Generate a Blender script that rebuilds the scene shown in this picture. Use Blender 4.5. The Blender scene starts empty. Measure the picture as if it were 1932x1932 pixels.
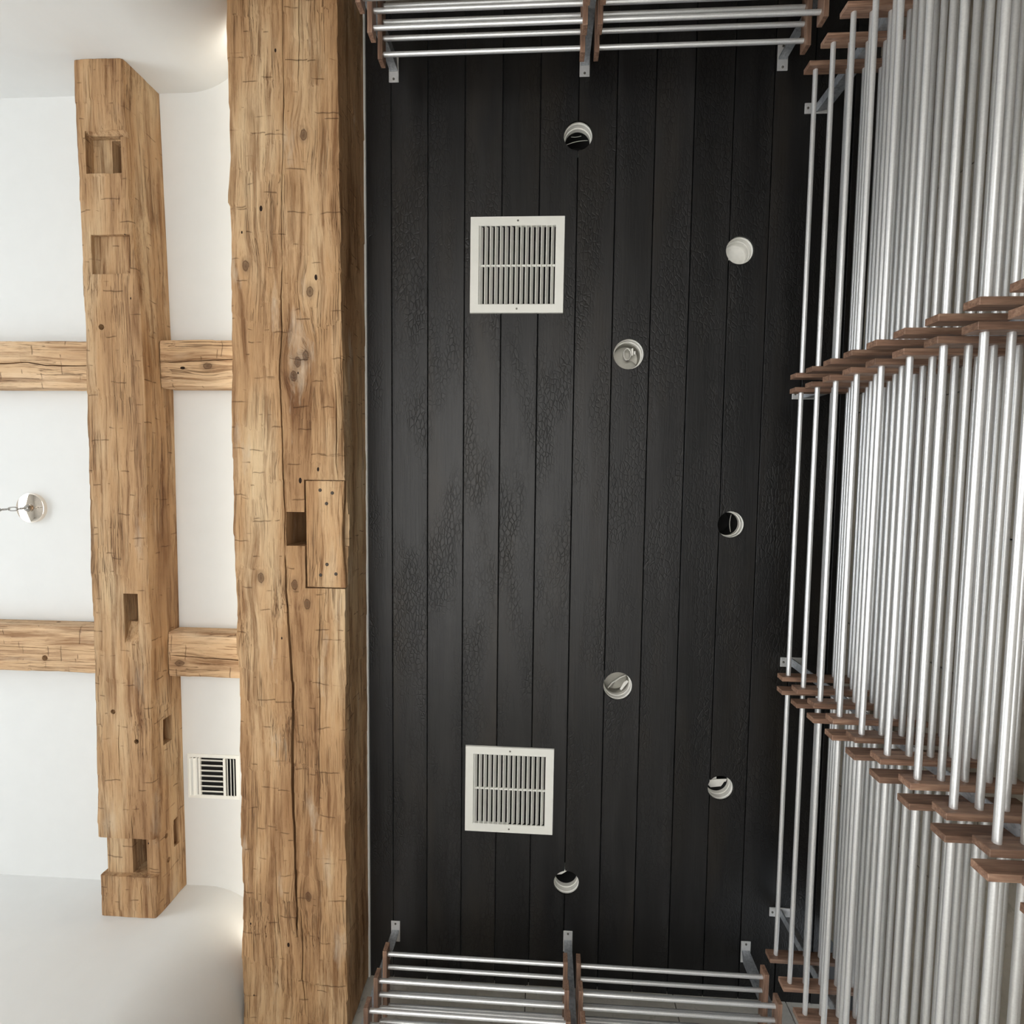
import bpy, bmesh, math, random
from mathutils import Vector, Matrix, noise, Euler
random.seed(7)
SC = bpy.context.scene
C = SC.collection
H = 1.5                       # height of the lens above the floor
D = 2.7                       # ceiling above the lens
# ------------------------------------------------------------------ camera
cam_d = bpy.data.cameras.new('camera'); cam = bpy.data.objects.new('camera', cam_d); C.objects.link(cam)
rx, ry, rz = 0.06379, 0.05598, 0.01491
Rx = Matrix(((1,0,0),(0,math.cos(rx),-math.sin(rx)),(0,math.sin(rx),math.cos(rx))))
Ry = Matrix(((math.cos(ry),0,math.sin(ry)),(0,1,0),(-math.sin(ry),0,math.cos(ry))))
Rz = Matrix(((math.cos(rz),-math.sin(rz),0),(math.sin(rz),math.cos(rz),0),(0,0,1)))
M = Rz @ Ry @ Rx              # rows: right, down, forward
cm = Matrix((M[0], -M[1], -M[2])).transposed().to_4x4()
cm.translation = Vector((0, 0, H))
cam.matrix_world = cm
cam_d.sensor_width = 36.0; cam_d.sensor_fit = 'HORIZONTAL'; cam_d.lens = 36.0 * 1016.36 / 1932
cam_d.clip_start = 0.02; cam_d.clip_end = 100
SC.camera = cam
# ------------------------------------------------------------------ world, daylight, exposure
w = bpy.data.worlds.new('world'); SC.world = w; w.use_nodes = True
wn = w.node_tree.nodes['Background']; wn.inputs[0].default_value = (0.86, 0.93, 1.0, 1); wn.inputs[1].default_value = 1.0
def lamp(name, kind, loc, rot, energy, color=(1,1,1), **kw):
    l = bpy.data.lights.new(name, kind); l.energy = energy; l.color = color
    for k, v in kw.items(): setattr(l, k, v)
    o = bpy.data.objects.new(name, l); C.objects.link(o); o.location = loc; o.rotation_euler = rot
    return o
lamp('sun', 'SUN', (-8, 0, 8), (0, -math.radians(62), 0), 36.0, (0.99, 0.985, 0.975), angle=math.radians(2))
lamp('window_light', 'AREA', (-5.55, 0.2, 2.6), (0, -math.radians(90), 0), 95, (0.93, 0.97, 1.0), shape='RECTANGLE', size=1.5, size_y=4.9)
SC.view_settings.view_transform = 'Standard'; SC.view_settings.look = 'None'
SC.view_settings.gamma = 1.0; SC.view_settings.use_curve_mapping = False
SC.view_settings.exposure = 0.15
try: SC.cycles.use_denoising = True
except Exception: pass
SC.cycles.max_bounces = 10; SC.cycles.diffuse_bounces = 6

# ------------------------------------------------------------------ helpers
def link(o, parent=None):
    C.objects.link(o)
    if parent: o.parent = parent
    return o
def mesh_of(bm, name, mat=None, smooth=False, angle=None):
    me = bpy.data.meshes.new(name); bm.normal_update(); bm.to_mesh(me); bm.free()
    if mat: me.materials.append(mat)
    if smooth:
        me.polygons.foreach_set('use_smooth', [True] * len(me.polygons))
        if angle is not None: me.set_sharp_from_angle(angle=math.radians(angle))
    return me
def obj(name, me, parent=None, loc=(0,0,0), rot=(0,0,0)):
    o = bpy.data.objects.new(name, me); o.location = loc; o.rotation_euler = rot
    return link(o, parent)
def tag(o, label=None, cat=None, group=None, kind=None):
    if label: o['label'] = label
    if cat: o['category'] = cat
    if group: o['group'] = group
    if kind: o['kind'] = kind
    return o
def thing(name, label, cat, loc=(0,0,0), rot=(0,0,0), group=None):
    o = bpy.data.objects.new(name, None); o.location = loc; o.rotation_euler = rot; o.empty_display_size = 0.1
    link(o); return tag(o, label, cat, group)
def box(bm, x0, x1, y0, y1, z0, z1, bevel=0.0):
    r = bmesh.ops.create_cube(bm, size=1.0)
    vs = r['verts']
    for v in vs:
        v.co = Vector(((x0+x1)/2 + v.co.x*(x1-x0), (y0+y1)/2 + v.co.y*(y1-y0), (z0+z1)/2 + v.co.z*(z1-z0)))
    if bevel > 0:
        es = list({e for v in vs for e in v.link_edges})
        bmesh.ops.bevel(bm, geom=es, offset=bevel, segments=1, affect='EDGES', profile=0.5)
def boxm(name, x0, x1, y0, y1, z0, z1, mat, bevel=0.0):
    bm = bmesh.new(); box(bm, x0, x1, y0, y1, z0, z1, bevel); return mesh_of(bm, name, mat)
def lathe(bm, prof, n=32, axis_z=True, close=False):
    """prof: list of (r, z); revolve about z."""
    rings = []
    for r, z in prof:
        if r < 1e-6: rings.append([bm.verts.new((0, 0, z))])
        else: rings.append([bm.verts.new((r*math.cos(2*math.pi*i/n), r*math.sin(2*math.pi*i/n), z)) for i in range(n)])
    pairs = list(zip(rings[:-1], rings[1:]))
    if close: pairs.append((rings[-1], rings[0]))
    for a, b in pairs:
        for i in range(n):
            j = (i+1) % n
            if len(a) == 1 and len(b) == 1: continue
            if len(a) == 1: bm.faces.new((a[0], b[j], b[i]))
            elif len(b) == 1: bm.faces.new((a[i], a[j], b[0]))
            else: bm.faces.new((a[i], a[j], b[j], b[i]))
    bmesh.ops.recalc_face_normals(bm, faces=bm.faces)
def tube(bm, pts, r, n=8, closed=False):
    pts = [Vector(p) for p in pts]; rings = []
    m = len(pts)
    for k, p in enumerate(pts):
        a = pts[(k-1) % m] if (k > 0 or closed) else pts[k]
        b = pts[(k+1) % m] if (k < m-1 or closed) else pts[k]
        t = (b - a).normalized()
        up = Vector((0,0,1)) if abs(t.z) < 0.9 else Vector((1,0,0))
        u = t.cross(up).normalized(); v = t.cross(u).normalized()
        rings.append([bm.verts.new(p + r*(u*math.cos(2*math.pi*i/n) + v*math.sin(2*math.pi*i/n))) for i in range(n)])
    for k in range(m if closed else m-1):
        a, b = rings[k], rings[(k+1) % m]
        best = 0
        if closed and k == m-1:
            best = min(range(n), key=lambda s: sum((a[i].co - b[(i+s) % n].co).length for i in range(n)))
        for i in range(n):
            bm.faces.new((a[i], a[(i+1) % n], b[(i+1+best) % n], b[(i+best) % n]))
    if not closed:
        bm.faces.new(rings[0]); bm.faces.new(list(reversed(rings[-1])))
    bmesh.ops.recalc_face_normals(bm, faces=bm.faces)
def prism(bm, poly, z0, z1):
    a = [bm.verts.new((x, y, z0)) for x, y in poly]; b = [bm.verts.new((x, y, z1)) for x, y in poly]
    n = len(poly)
    bm.faces.new(a); bm.faces.new(list(reversed(b)))
    for i in range(n): bm.faces.new((a[i], b[i], b[(i+1) % n], a[(i+1) % n]))
    bmesh.ops.recalc_face_normals(bm, faces=bm.faces)
def carve(o, cutters):
    """subtract closed cutter meshes (bmesh list, in o's local space) from mesh object o and keep the result as plain mesh data"""
    tmp = []
    for bm in cutters:
        me = bpy.data.meshes.new('cutter'); bm.to_mesh(me); bm.free()
        c = bpy.data.objects.new('cutter', me); C.objects.link(c); c.matrix_world = o.matrix_basis.copy(); tmp.append(c)
        m = o.modifiers.new('cut', 'BOOLEAN'); m.operation = 'DIFFERENCE'; m.object = c; m.solver = 'EXACT'
    bpy.context.view_layer.update()
    dg = bpy.context.evaluated_depsgraph_get()
    me = bpy.data.meshes.new_from_object(o.evaluated_get(dg))
    o.modifiers.clear(); old = o.data; nm = old.name; o.data = me; bpy.data.meshes.remove(old); me.name = nm
    for c in tmp:
        d = c.data; bpy.data.objects.remove(c); bpy.data.meshes.remove(d)
def cut_box(x0, x1, y0, y1, z0, z1):
    bm = bmesh.new(); box(bm, x0, x1, y0, y1, z0, z1); return bm
def cut_cyl(x, y, r, z0, z1, n=24, axis='Z'):
    bm = bmesh.new()
    bmesh.ops.create_cone(bm, cap_ends=True, segments=n, radius1=r, radius2=r, depth=z1-z0)
    if axis == 'X':
        bmesh.ops.rotate(bm, verts=bm.verts, cent=(0,0,0), matrix=Matrix.Rotation(math.pi/2, 3, 'Y'))
        bmesh.ops.translate(bm, verts=bm.verts, vec=((z0+z1)/2, x, y))
    else: bmesh.ops.translate(bm, verts=bm.verts, vec=(x, y, (z0+z1)/2))
    return bm
def cut_crack(pts, widths, z0, z1):
    """groove following pts (x, y), V shaped, opening downward at z0"""
    bm = bmesh.new(); rings = []
    for k, ((x, y), wd) in enumerate(zip(pts, widths)):
        rings.append([bm.verts.new((x-wd/2, y, z0)), bm.verts.new((x+wd/2, y, z0)), bm.verts.new((x+wd*0.12, y, z1)), bm.verts.new((x-wd*0.12, y, z1))])
    for a, b in zip(rings[:-1], rings[1:]):
        for i in range(4): bm.faces.new((a[i], a[(i+1) % 4], b[(i+1) % 4], b[i]))
    bm.faces.new(rings[0]); bm.faces.new(list(reversed(rings[-1])))
    bmesh.ops.recalc_face_normals(bm, faces=bm.faces)
    return bm
def densify(pts, step=0.05, jit=0.002, seed=0):
    rnd = random.Random(seed); out = [pts[0]]
    for a, b in zip(pts[:-1], pts[1:]):
        n = max(1, int(abs(b[1]-a[1])/step))
        for i in range(1, n+1):
            t = i/n; out.append((a[0]+(b[0]-a[0])*t + rnd.uniform(-jit, jit), a[1]+(b[1]-a[1])*t))
    return out
def lerp_pts(pts, y):
    if y <= pts[0][0]: return pts[0][1]
    for a, b in zip(pts[:-1], pts[1:]):
        if y <= b[0]: return a[1] + (b[1]-a[1])*(y-a[0])/(b[0]-a[0])
    return pts[-1][1]

# ------------------------------------------------------------------ materials
class NT:
    def __init__(s, name):
        s.mat = bpy.data.materials.new(name); s.mat.use_nodes = True; s.t = s.mat.node_tree; s.b = s.t.nodes['Principled BSDF']
    def n(s, typ, **kw):
        nd = s.t.nodes.new(typ)
        for k, v in kw.items(): setattr(nd, k, v)
        return nd
    def put(s, nd, k, v):
        if hasattr(v, 'is_output') or isinstance(v, bpy.types.NodeSocket): s.t.links.new(v, nd.inputs[k])
        elif v is not None: nd.inputs[k].default_value = v
    def math(s, op, a, b=None, c=None, clamp=False):
        nd = s.n('ShaderNodeMath', operation=op, use_clamp=clamp); s.put(nd, 0, a); s.put(nd, 1, b); s.put(nd, 2, c); return nd.outputs[0]
    def vmath(s, op, a, b=None, out=0):
        nd = s.n('ShaderNodeVectorMath', operation=op); s.put(nd, 0, a); s.put(nd, 1, b); return nd.outputs[out]
    def coord(s): return s.n('ShaderNodeTexCoord').outputs['Object']
    def scale(s, v, sc, loc=(0,0,0)):
        nd = s.n('ShaderNodeMapping'); s.put(nd, 'Vector', v); nd.inputs['Scale'].default_value = sc; nd.inputs['Location'].default_value = loc; return nd.outputs[0]
    def noise(s, v, scale=1.0, detail=4.0, rough=0.55, dist=0.0):
        nd = s.n('ShaderNodeTexNoise'); s.put(nd, 'Vector', v); nd.inputs['Scale'].default_value = scale; nd.inputs['Detail'].default_value = detail
        nd.inputs['Roughness'].default_value = rough; nd.inputs['Distortion'].default_value = dist; return nd.outputs['Fac']
    def ramp(s, f, stops, interp='LINEAR'):
        nd = s.n('ShaderNodeValToRGB'); s.put(nd, 'Fac', f); cr = nd.color_ramp; cr.interpolation = interp
        while len(cr.elements) < len(stops): cr.elements.new(0.5)
        for e, (p, c) in zip(cr.elements, stops):
            e.position = p; e.color = (c, c, c, 1) if isinstance(c, (int, float)) else (*c, 1)
        return nd.outputs['Color']
    def mix(s, f, a, b, mode='MIX'):
        nd = s.n('ShaderNodeMix', data_type='RGBA', blend_type=mode); s.put(nd, 0, f)
        for k, v in ((6, a), (7, b)):
            if isinstance(v, tuple): v = (*v[:3], 1)
            s.put(nd, k, v)
        return nd.outputs[2]
    def bump(s, h, strength=0.3, dist=0.01):
        nd = s.n('ShaderNodeBump'); s.put(nd, 'Height', h); nd.inputs['Strength'].default_value = strength; nd.inputs['Distance'].default_value = dist
        s.t.links.new(nd.outputs[0], s.b.inputs['Normal'])
    def set(s, **kw):
        for k, v in kw.items():
            k = {'color':'Base Color','rough':'Roughness','metal':'Metallic','spec':'Specular IOR Level'}[k]
            if isinstance(v, tuple): v = (*v[:3], 1)
            s.put(s.b, k, v)
        return s.mat
def lin(r, g, b):
    f = lambda c: (c/255/12.92) if c/255 <= 0.04045 else ((c/255+0.055)/1.055)**2.4
    return (f(r), f(g), f(b))

def plain(name, col, rough=0.5, metal=0.0, nscale=40, var=0.06, bump=0.05):
    m = NT(name); v = m.coord(); f = m.noise(v, nscale, 3)
    lo = tuple(c*(1-var) for c in col); hi = tuple(min(1, c*(1+var)) for c in col)
    m.set(color=m.ramp(f, [(0.3, lo), (0.7, hi)]), rough=rough, metal=metal)
    if bump: m.bump(f, bump, 0.002)
    return m.mat

def old_wood(name, axis, knots=(), seed=0.0, tone=1.0, pale=0.5, cols=((138, 99, 65), (188, 151, 111), (213, 186, 149)), cuts=1.0):
    """hewn, sandblasted barn timber; axis = grain direction in object space; knots = local points"""
    m = NT(name); v0 = m.coord()
    # grain flows around the knots
    disp = None
    for k in knots:
        d = m.vmath('SUBTRACT', v0, tuple(k))
        ds = m.vmath('MULTIPLY', d, (1, 0.45, 1) if axis == 'Y' else (0.45, 1, 1))
        ln = m.vmath('LENGTH', ds, out=1)
        g = m.math('POWER', 2.718, m.math('MULTIPLY', m.math('MULTIPLY', ln, ln), -330.0))
        sc = m.n('ShaderNodeVectorMath', operation='SCALE'); m.put(sc, 0, d); m.put(sc, 'Scale', m.math('MULTIPLY', g, -0.72))
        disp = sc.outputs[0] if disp is None else m.vmath('ADD', disp, sc.outputs[0])
    v = v0 if disp is None else m.vmath('ADD', v0, m.vmath('MULTIPLY', disp, (1, 0.15, 1) if axis == 'Y' else (0.15, 1, 1)))
    S = (lambda a, b: (a, b, a)) if axis == 'Y' else (lambda a, b: (b, a, a))
    off = (seed*3.1, seed*1.7, seed*2.3)
    # slow wander of the grain
    wob = m.noise(m.scale(v0, S(3, 1.2), off), 1.0, 2)
    wv = m.n('ShaderNodeVectorMath', operation='SCALE'); m.put(wv, 0, (0.06, 0.0, 0.06) if axis == 'Y' else (0.0, 0.06, 0.06)); m.put(wv, 'Scale', wob)
    vv = m.vmath('ADD', v, wv.outputs[0])
    big = m.noise(m.scale(vv, S(5, 0.9), off), 1.0, 4, 0.6)
    mid = m.noise(m.scale(vv, S(34, 1.6), off), 1.0, 6, 0.65)
    fine = m.noise(m.scale(vv, S(150, 5.0), off), 1.0, 6, 0.72)
    a, b, c2 = (tuple(c*tone for c in lin(*q)) for q in cols)
    col = m.ramp(big, [(0.25, a), (0.5, b), (0.72, c2)])
    streak = m.ramp(mid, [(0.34, (0.36, 0.25, 0.17)), (0.52, (1, 1, 1)), (0.75, (1.0, 0.96, 0.9))])
    col = m.mix(0.8, col, streak, 'MULTIPLY')
    fl = m.ramp(fine, [(0.33, (0.32, 0.22, 0.15)), (0.47, (1, 1, 1))])
    strong = m.ramp(m.noise(m.scale(v0, S(4.5, 1.1), (2, seed, 1)), 1.0, 3), [(0.35, 0.25), (0.62, 0.95)])
    col = m.mix(strong, col, fl, 'MULTIPLY')
    hair = m.noise(m.scale(vv, S(75, 1.1), (seed, 3, 5)), 1.0, 3, 0.5)
    hl = m.ramp(hair, [(0.475, 0.0), (0.497, 1.0), (0.503, 1.0), (0.525, 0.0)])
    hg = m.ramp(m.noise(m.scale(v0, S(8, 2.4), (seed, 0, 3)), 1.0, 2), [(0.48, 0.0), (0.60, 1.0)])
    hl = m.math('MULTIPLY', hl, hg)
    col = m.mix(m.math('MULTIPLY', hl, 0.7), col, lin(84, 54, 32))
    # pale worn patches
    pt = m.noise(m.scale(v0, S(7, 1.7), (seed+9, 4, 2)), 1.0, 5, 0.6)
    pm = m.ramp(pt, [(0.60, 0.0), (0.70, 1.0)])
    col = m.mix(m.math('MULTIPLY', pm, pale), col, lin(205, 188, 165))
    # axe stop marks: short dark cuts across the grain, in strips along the log
    sep = m.n('ShaderNodeSeparateXYZ'); m.put(sep, 0, v0)
    ac, al = (sep.outputs[0], sep.outputs[1]) if axis == 'Y' else (sep.outputs[1], sep.outputs[0])
    wb = m.noise(m.scale(v0, (7, 7, 7), off), 1.0, 3)
    u = m.math('ADD', m.math('ADD', m.math('MULTIPLY', ac, 0.93), m.math('MULTIPLY', sep.outputs[2], 1.07)), m.math('MULTIPLY', wb, 0.05))
    def stops(wd, ln, sd, thr):
        st = m.math('FLOOR', m.math('ADD', m.math('DIVIDE', u, wd), sd))
        wnz = m.n('ShaderNodeTexWhiteNoise', noise_dimensions='1D'); m.put(wnz, 'W', m.math('ADD', st, sd*3.7))
        yy = m.math('ADD', m.math('DIVIDE', al, ln), m.math('ADD', m.math('MULTIPLY', wnz.outputs[0], 5.3), m.math('MULTIPLY', wb, 0.22)))
        fr = m.math('ABSOLUTE', m.math('SUBTRACT', m.math('FRACT', yy), 0.5))
        line = m.ramp(m.math('MULTIPLY', fr, ln), [(0.0, 1.0), (0.0012, 1.0), (0.0032, 0.0)])
        gate = m.ramp(m.noise(m.scale(v0, (10, 10, 10), (sd*5, sd, 0)), 1.0, 2), [(thr, 0.0), (thr+0.07, 1.0)])
        return m.math('MULTIPLY', line, gate)
    sm = m.math('MAXIMUM', stops(0.085, 0.21, 0.3+seed, 0.50), stops(0.13, 0.16, 0.77+seed, 0.56))
    col = m.mix(m.math('MULTIPLY', sm, 0.62*cuts), col, lin(78, 50, 31))
    # nail and worm holes
    vo = m.n('ShaderNodeTexVoronoi'); m.put(vo, 'Vector', m.scale(v0, S(12, 6.5), (seed, seed*2, 0))); vo.inputs['Scale'].default_value = 1.0; vo.inputs['Randomness'].default_value = 1.0
    rc = m.n('ShaderNodeSeparateColor'); m.put(rc, 0, vo.outputs['Color'])
    rad = m.math('MULTIPLY', m.math('SUBTRACT', rc.outputs[0], 0.40), 0.16)
    hole = m.math('LESS_THAN', vo.outputs['Distance'], rad)
    col = m.mix(hole, col, lin(38, 22, 12))
    hgt = m.math('ADD', m.math('MULTIPLY', fine, 0.5), m.math('MULTIPLY', mid, 0.9))
    hgt = m.math('SUBTRACT', m.math('SUBTRACT', hgt, m.math('MULTIPLY', hl, 0.6)), m.math('MULTIPLY', sm, 0.5*cuts)); hgt = m.math('SUBTRACT', hgt, m.math('MULTIPLY', hole, 0.8))
    # knots
    for k in knots:
        d = m.vmath('MULTIPLY', m.vmath('SUBTRACT', v0, tuple(k)), (1, 0.62, 1) if axis == 'Y' else (0.62, 1, 1))
        nz = m.noise(v0, 60, 2)
        ln = m.math('ADD', m.vmath('LENGTH', d, out=1), m.math('MULTIPLY', m.math('SUBTRACT', nz, 0.5), 0.008))
        core = m.ramp(m.math('MULTIPLY', ln, 10.0), [(0.0, 1.0), (0.10, 0.75), (0.13, 1.0), (0.16, 0.35), (0.30, 0.0)])
        rings = m.math('ABSOLUTE', m.math('SINE', m.math('MULTIPLY', ln, 420.0)))
        kc = m.mix(m.math('MULTIPLY', rings, 0.55), lin(26, 14, 8), lin(100, 62, 36))
        col = m.mix(m.math('MULTIPLY', core, 0.85), col, kc)
    m.set(color=col, rough=0.78, spec=0.25)
    m.bump(hgt, 0.75, 0.008)
    return m.mat

def char_wood():
    m = NT('charred_wood'); v = m.coord()
    oi = m.n('ShaderNodeObjectInfo').outputs['Random']
    shift = m.n('ShaderNodeVectorMath', operation='SCALE'); m.put(shift, 0, (7.0, 13.0, 3.0)); m.put(shift, 'Scale', oi)
    q = m.vmath('ADD', v, shift.outputs[0])
    wv = m.n('ShaderNodeTexNoise'); m.put(wv, 'Vector', m.scale(q, (14, 6, 14))); wv.inputs['Scale'].default_value = 1
    qq = m.vmath('ADD', q, m.vmath('MULTIPLY', m.vmath('SUBTRACT', wv.outputs['Color'], (0.5,0.5,0.5)), (0.02, 0.05, 0.0)))
    vo = m.n('ShaderNodeTexVoronoi', feature='DISTANCE_TO_EDGE'); m.put(vo, 'Vector', m.scale(qq, (62, 30, 62))); vo.inputs['Scale'].default_value = 1
    crack = m.ramp(vo.outputs['Distance'], [(0.0, 0.0), (0.12, 1.0)])
    gate = m.ramp(m.noise(m.scale(q, (6, 1.6, 6)), 1, 3), [(0.42, 0.0), (0.6, 1.0)])
    crack = m.math('MAXIMUM', crack, m.math('SUBTRACT', 1.0, gate))
    big = m.noise(m.scale(q, (9, 0.8, 9)), 1, 4)
    grain = m.noise(m.scale(q, (120, 4, 120)), 1, 5, 0.7)
    base = m.ramp(big, [(0.3, (0.006, 0.006, 0.007)), (0.5, (0.012, 0.0118, 0.0125)), (0.7, (0.022, 0.0212, 0.022))])
    warm = m.ramp(m.noise(m.scale(q, (5, 0.9, 5), (3, 1, 0)), 1, 3), [(0.5, 0.0), (0.7, 0.6)])
    base = m.mix(warm, base, (0.026, 0.021, 0.016))
    pl = m.math('ADD', 0.75, m.math('MULTIPLY', oi, 0.5))
    cc = m.n('ShaderNodeCombineColor'); [m.put(cc, i, pl) for i in range(3)]
    base = m.mix(1.0, base, cc.outputs[0], 'MULTIPLY')
    base = m.mix(0.55, base, m.ramp(grain, [(0.3, 0.45), (0.6, 1.0)]), 'MULTIPLY')
    cr = m.math('ADD', 0.45, m.math('MULTIPLY', crack, 0.55))
    cc2 = m.n('ShaderNodeCombineColor'); [m.put(cc2, i, cr) for i in range(3)]
    base = m.mix(1.0, base, cc2.outputs[0], 'MULTIPLY')
    m.set(color=base, rough=m.math('ADD', 0.29, m.math('MULTIPLY', grain, 0.25)), spec=0.42)
    m.bump(m.math('ADD', m.math('MULTIPLY', crack, 0.6), m.math('MULTIPLY', grain, 0.5)), 0.4, 0.004)
    return m.mat

def walnut(name, axis):
    m = NT(name); v = m.coord(); oi = m.n('ShaderNodeObjectInfo').outputs['Random']
    sh = m.n('ShaderNodeVectorMath', operation='SCALE'); m.put(sh, 0, (5.0, 9.0, 4.0)); m.put(sh, 'Scale', oi)
    q = m.vmath('ADD', v, sh.outputs[0])
    sc = (6, 90, 90) if axis == 'X' else (90, 6, 90)
    f = m.noise(m.scale(q, sc), 1, 5, 0.65, 0.4); g = m.noise(m.scale(q, tuple(s*3 for s in sc)), 1, 3)
    col = m.ramp(f, [(0.3, lin(98, 74, 60)), (0.5, lin(136, 105, 87)), (0.7, lin(164, 135, 114))])
    col = m.mix(0.35, col, m.ramp(g, [(0.35, 0.45), (0.55, 1.0)]), 'MULTIPLY')
    t = m.math('ADD', 0.78, m.math('MULTIPLY', oi, 0.5)); cc = m.n('ShaderNodeCombineColor'); [m.put(cc, i, t) for i in range(3)]
    m.set(color=m.mix(1.0, col, cc.outputs[0], 'MULTIPLY'), rough=0.5); m.bump(g, 0.08, 0.001)
    return m.mat

def galvanised():
    m = NT('galvanised_steel'); v = m.coord()
    vo = m.n('ShaderNodeTexVoronoi'); m.put(vo, 'Vector', v); vo.inputs['Scale'].default_value = 90
    f = m.noise(v, 30, 4)
    sep = m.n('ShaderNodeSeparateColor'); m.put(sep, 0, vo.outputs['Color'])
    k = m.math('ADD', m.math('MULTIPLY', sep.outputs[0], 0.4), m.math('MULTIPLY', f, 0.6))
    m.set(color=m.ramp(k, [(0.25, lin(150, 154, 160)), (0.75, lin(192, 196, 200))]), rough=0.5, metal=0.55)
    return m.mat

def concrete(name, lo, hi):
    m = NT(name); v = m.coord(); oi = m.n('ShaderNodeObjectInfo').outputs['Random']
    sh = m.n('ShaderNodeVectorMath', operation='SCALE'); m.put(sh, 0, (5.0, 9.0, 4.0)); m.put(sh, 'Scale', oi)
    q = m.vmath('ADD', v, sh.outputs[0])
    a = m.noise(q, 2.6, 6, 0.62, 0.6); b = m.noise(q, 45, 5, 0.7)
    col = m.ramp(a, [(0.3, lo), (0.7, hi)])
    pits = m.ramp(m.noise(q, 26, 3, 0.5), [(0.28, 0.45), (0.38, 1.0)])
    col = m.mix(0.5, col, pits, 'MULTIPLY'); col = m.mix(0.25, col, m.ramp(b, [(0.3, 0.6), (0.6, 1.0)]), 'MULTIPLY')
    m.set(color=col, rough=0.85); m.bump(m.math('ADD', a, b), 0.25, 0.004)
    return m.mat

def aluminium():
    m = NT('satin_aluminium'); v = m.coord()
    f = m.noise(m.scale(v, (200, 200, 200)), 1, 2)
    m.set(color=m.ramp(f, [(0.3, (0.78, 0.79, 0.80)), (0.7, (0.85, 0.86, 0.87))]), rough=0.34, metal=0.66)
    return m.mat

WHITE = plain('white_paint', lin(216, 217, 216), 0.75, nscale=9, var=0.012, bump=0.03)
GRILLE = plain('white_enamel', lin(232, 232, 226), 0.4, nscale=30, var=0.015, bump=0)
CHAR = char_wood(); WALX = walnut('walnut_x', 'X'); WALY = walnut('walnut_y', 'Y'); GALV = galvanised(); ALU = aluminium()
PLATE_PAINT = plain('zinc_plate', lin(212, 212, 212), 0.45, 0.3, 60, 0.05, 0.02)
DARK = plain('dark_void', (0.004, 0.004, 0.004), 0.9, bump=0)
SCREW = plain('screw_steel', lin(120, 118, 112), 0.35, 0.9, bump=0)
STONE = concrete('stone_panel', lin(122, 113, 100), lin(152, 143, 129))
STONE_P = concrete('pale_plaster', lin(176, 171, 160), lin(206, 202, 193))
FLOOR = concrete('pale_floor', lin(196, 195, 192), lin(214, 213, 210))
CHROME = NT('nickel_reflected_tint').set(color=(0.90, 0.80, 0.70), rough=0.04, metal=1.0)  # polished metal; the warm tint paints in a reflected wood floor
LINK = plain('brushed_nickel', (0.42, 0.41, 0.39), 0.25, 1.0, bump=0)
CAN = plain('white_can', lin(232, 231, 226), 0.45, bump=0)
TIN = plain('tin_can', lin(170, 168, 160), 0.35, 0.6, bump=0)
WIRE = plain('wire', lin(190, 188, 180), 0.5, bump=0)

# ------------------------------------------------------------------ the room
def struct(o): return tag(o, kind='structure')
struct(obj('floor', boxm('floor', -6.5, 2.2, -5.5, 5.5, -0.1, 0, FLOOR)))
ZC = H + D
# black charred plank ceiling: dark deck added above to block sky light, planks below it
ceil = struct(obj('ceiling', boxm('ceiling', -1.30, 1.95, -2.62, 3.05, 0.30, 0.36, DARK), loc=(0, 0, ZC)))
edges = [-0.893, -0.762] + [-0.58071 + 0.18165*i for i in range(12)] + [1.60]
HOLES = [(0.145,-1.637,0.0687), (0.923,-1.095,0.0655), (0.41,-0.609,0.0741), (0.929,0.219,0.0657), (0.397,1.051,0.0731), (0.926,1.563,0.0645), (0.155,2.111,0.0661)]
VENTS = [(-0.141,-1.035), (-0.150,1.619)]
for x0, x1 in zip(edges[:-1], edges[1:]):
    bm = bmesh.new(); drop = random.uniform(0, 0.0015)
    box(bm, x0+0.0022, x1-0.0022, -2.55, 2.95, -drop, 0.018, 0.0016)
    p = obj('plank', mesh_of(bm, 'plank', CHAR), ceil)
    cuts = [cut_cyl(x, y, r, -0.05, 0.06, 40) for x, y, r in HOLES if x-r < x1 and x+r > x0]
    cuts += [cut_box(x-0.186, x+0.186, y-0.186, y+0.186, -0.05, 0.06) for x, y in VENTS if x-0.186 < x1 and x+0.186 > x0]
    p.location = (0, 0, ZC); p.parent = None
    if cuts: carve(p, cuts)
    p.parent = ceil; p.location = (0, 0, 0)
struct(obj('ceiling_white', boxm('ceiling_white', -5.6, -0.905, -3.4, 3.5, 0, 0.05, WHITE), loc=(0, 0, ZC)))
def bullnose_wall(name, yf, yb, sg):
    """white wall whose end beside the main beam is rounded off"""
    r = 0.36; cx_ = -1.42 - r
    poly = [(-5.6, yb), (-5.6, yf), (cx_, yf)] + [(cx_ + r*math.sin(t), yf + sg*r*(1-math.cos(t))) for t in [math.pi/2*k/14 for k in range(1, 15)]] + [(-1.42, yb)]
    bm = bmesh.new(); prism(bm, poly, 0, ZC)
    struct(obj(name, mesh_of(bm, name, WHITE, True, 30)))
bullnose_wall('wall_north_white', -1.885, -3.4, -1)
bullnose_wall('wall_south_white', 2.235, 3.5, 1)
bm = bmesh.new(); box(bm, -5.75, -5.6, -5.0, 5.0, 0, 1.85); box(bm, -5.75, -5.6, -5.0, 5.0, 3.4, 4.3)  # unseen wall, added; sill and header shaped to bound the sun patch
box(bm, -5.75, -5.6, -5.0, -2.45, 1.85, 3.4); box(bm, -5.75, -5.6, 2.65, 5.0, 1.85, 3.4)
for y_ in (-0.45, 0.85): box(bm, -5.75, -5.6, y_-0.05, y_+0.05, 1.85, 3.4)
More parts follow.
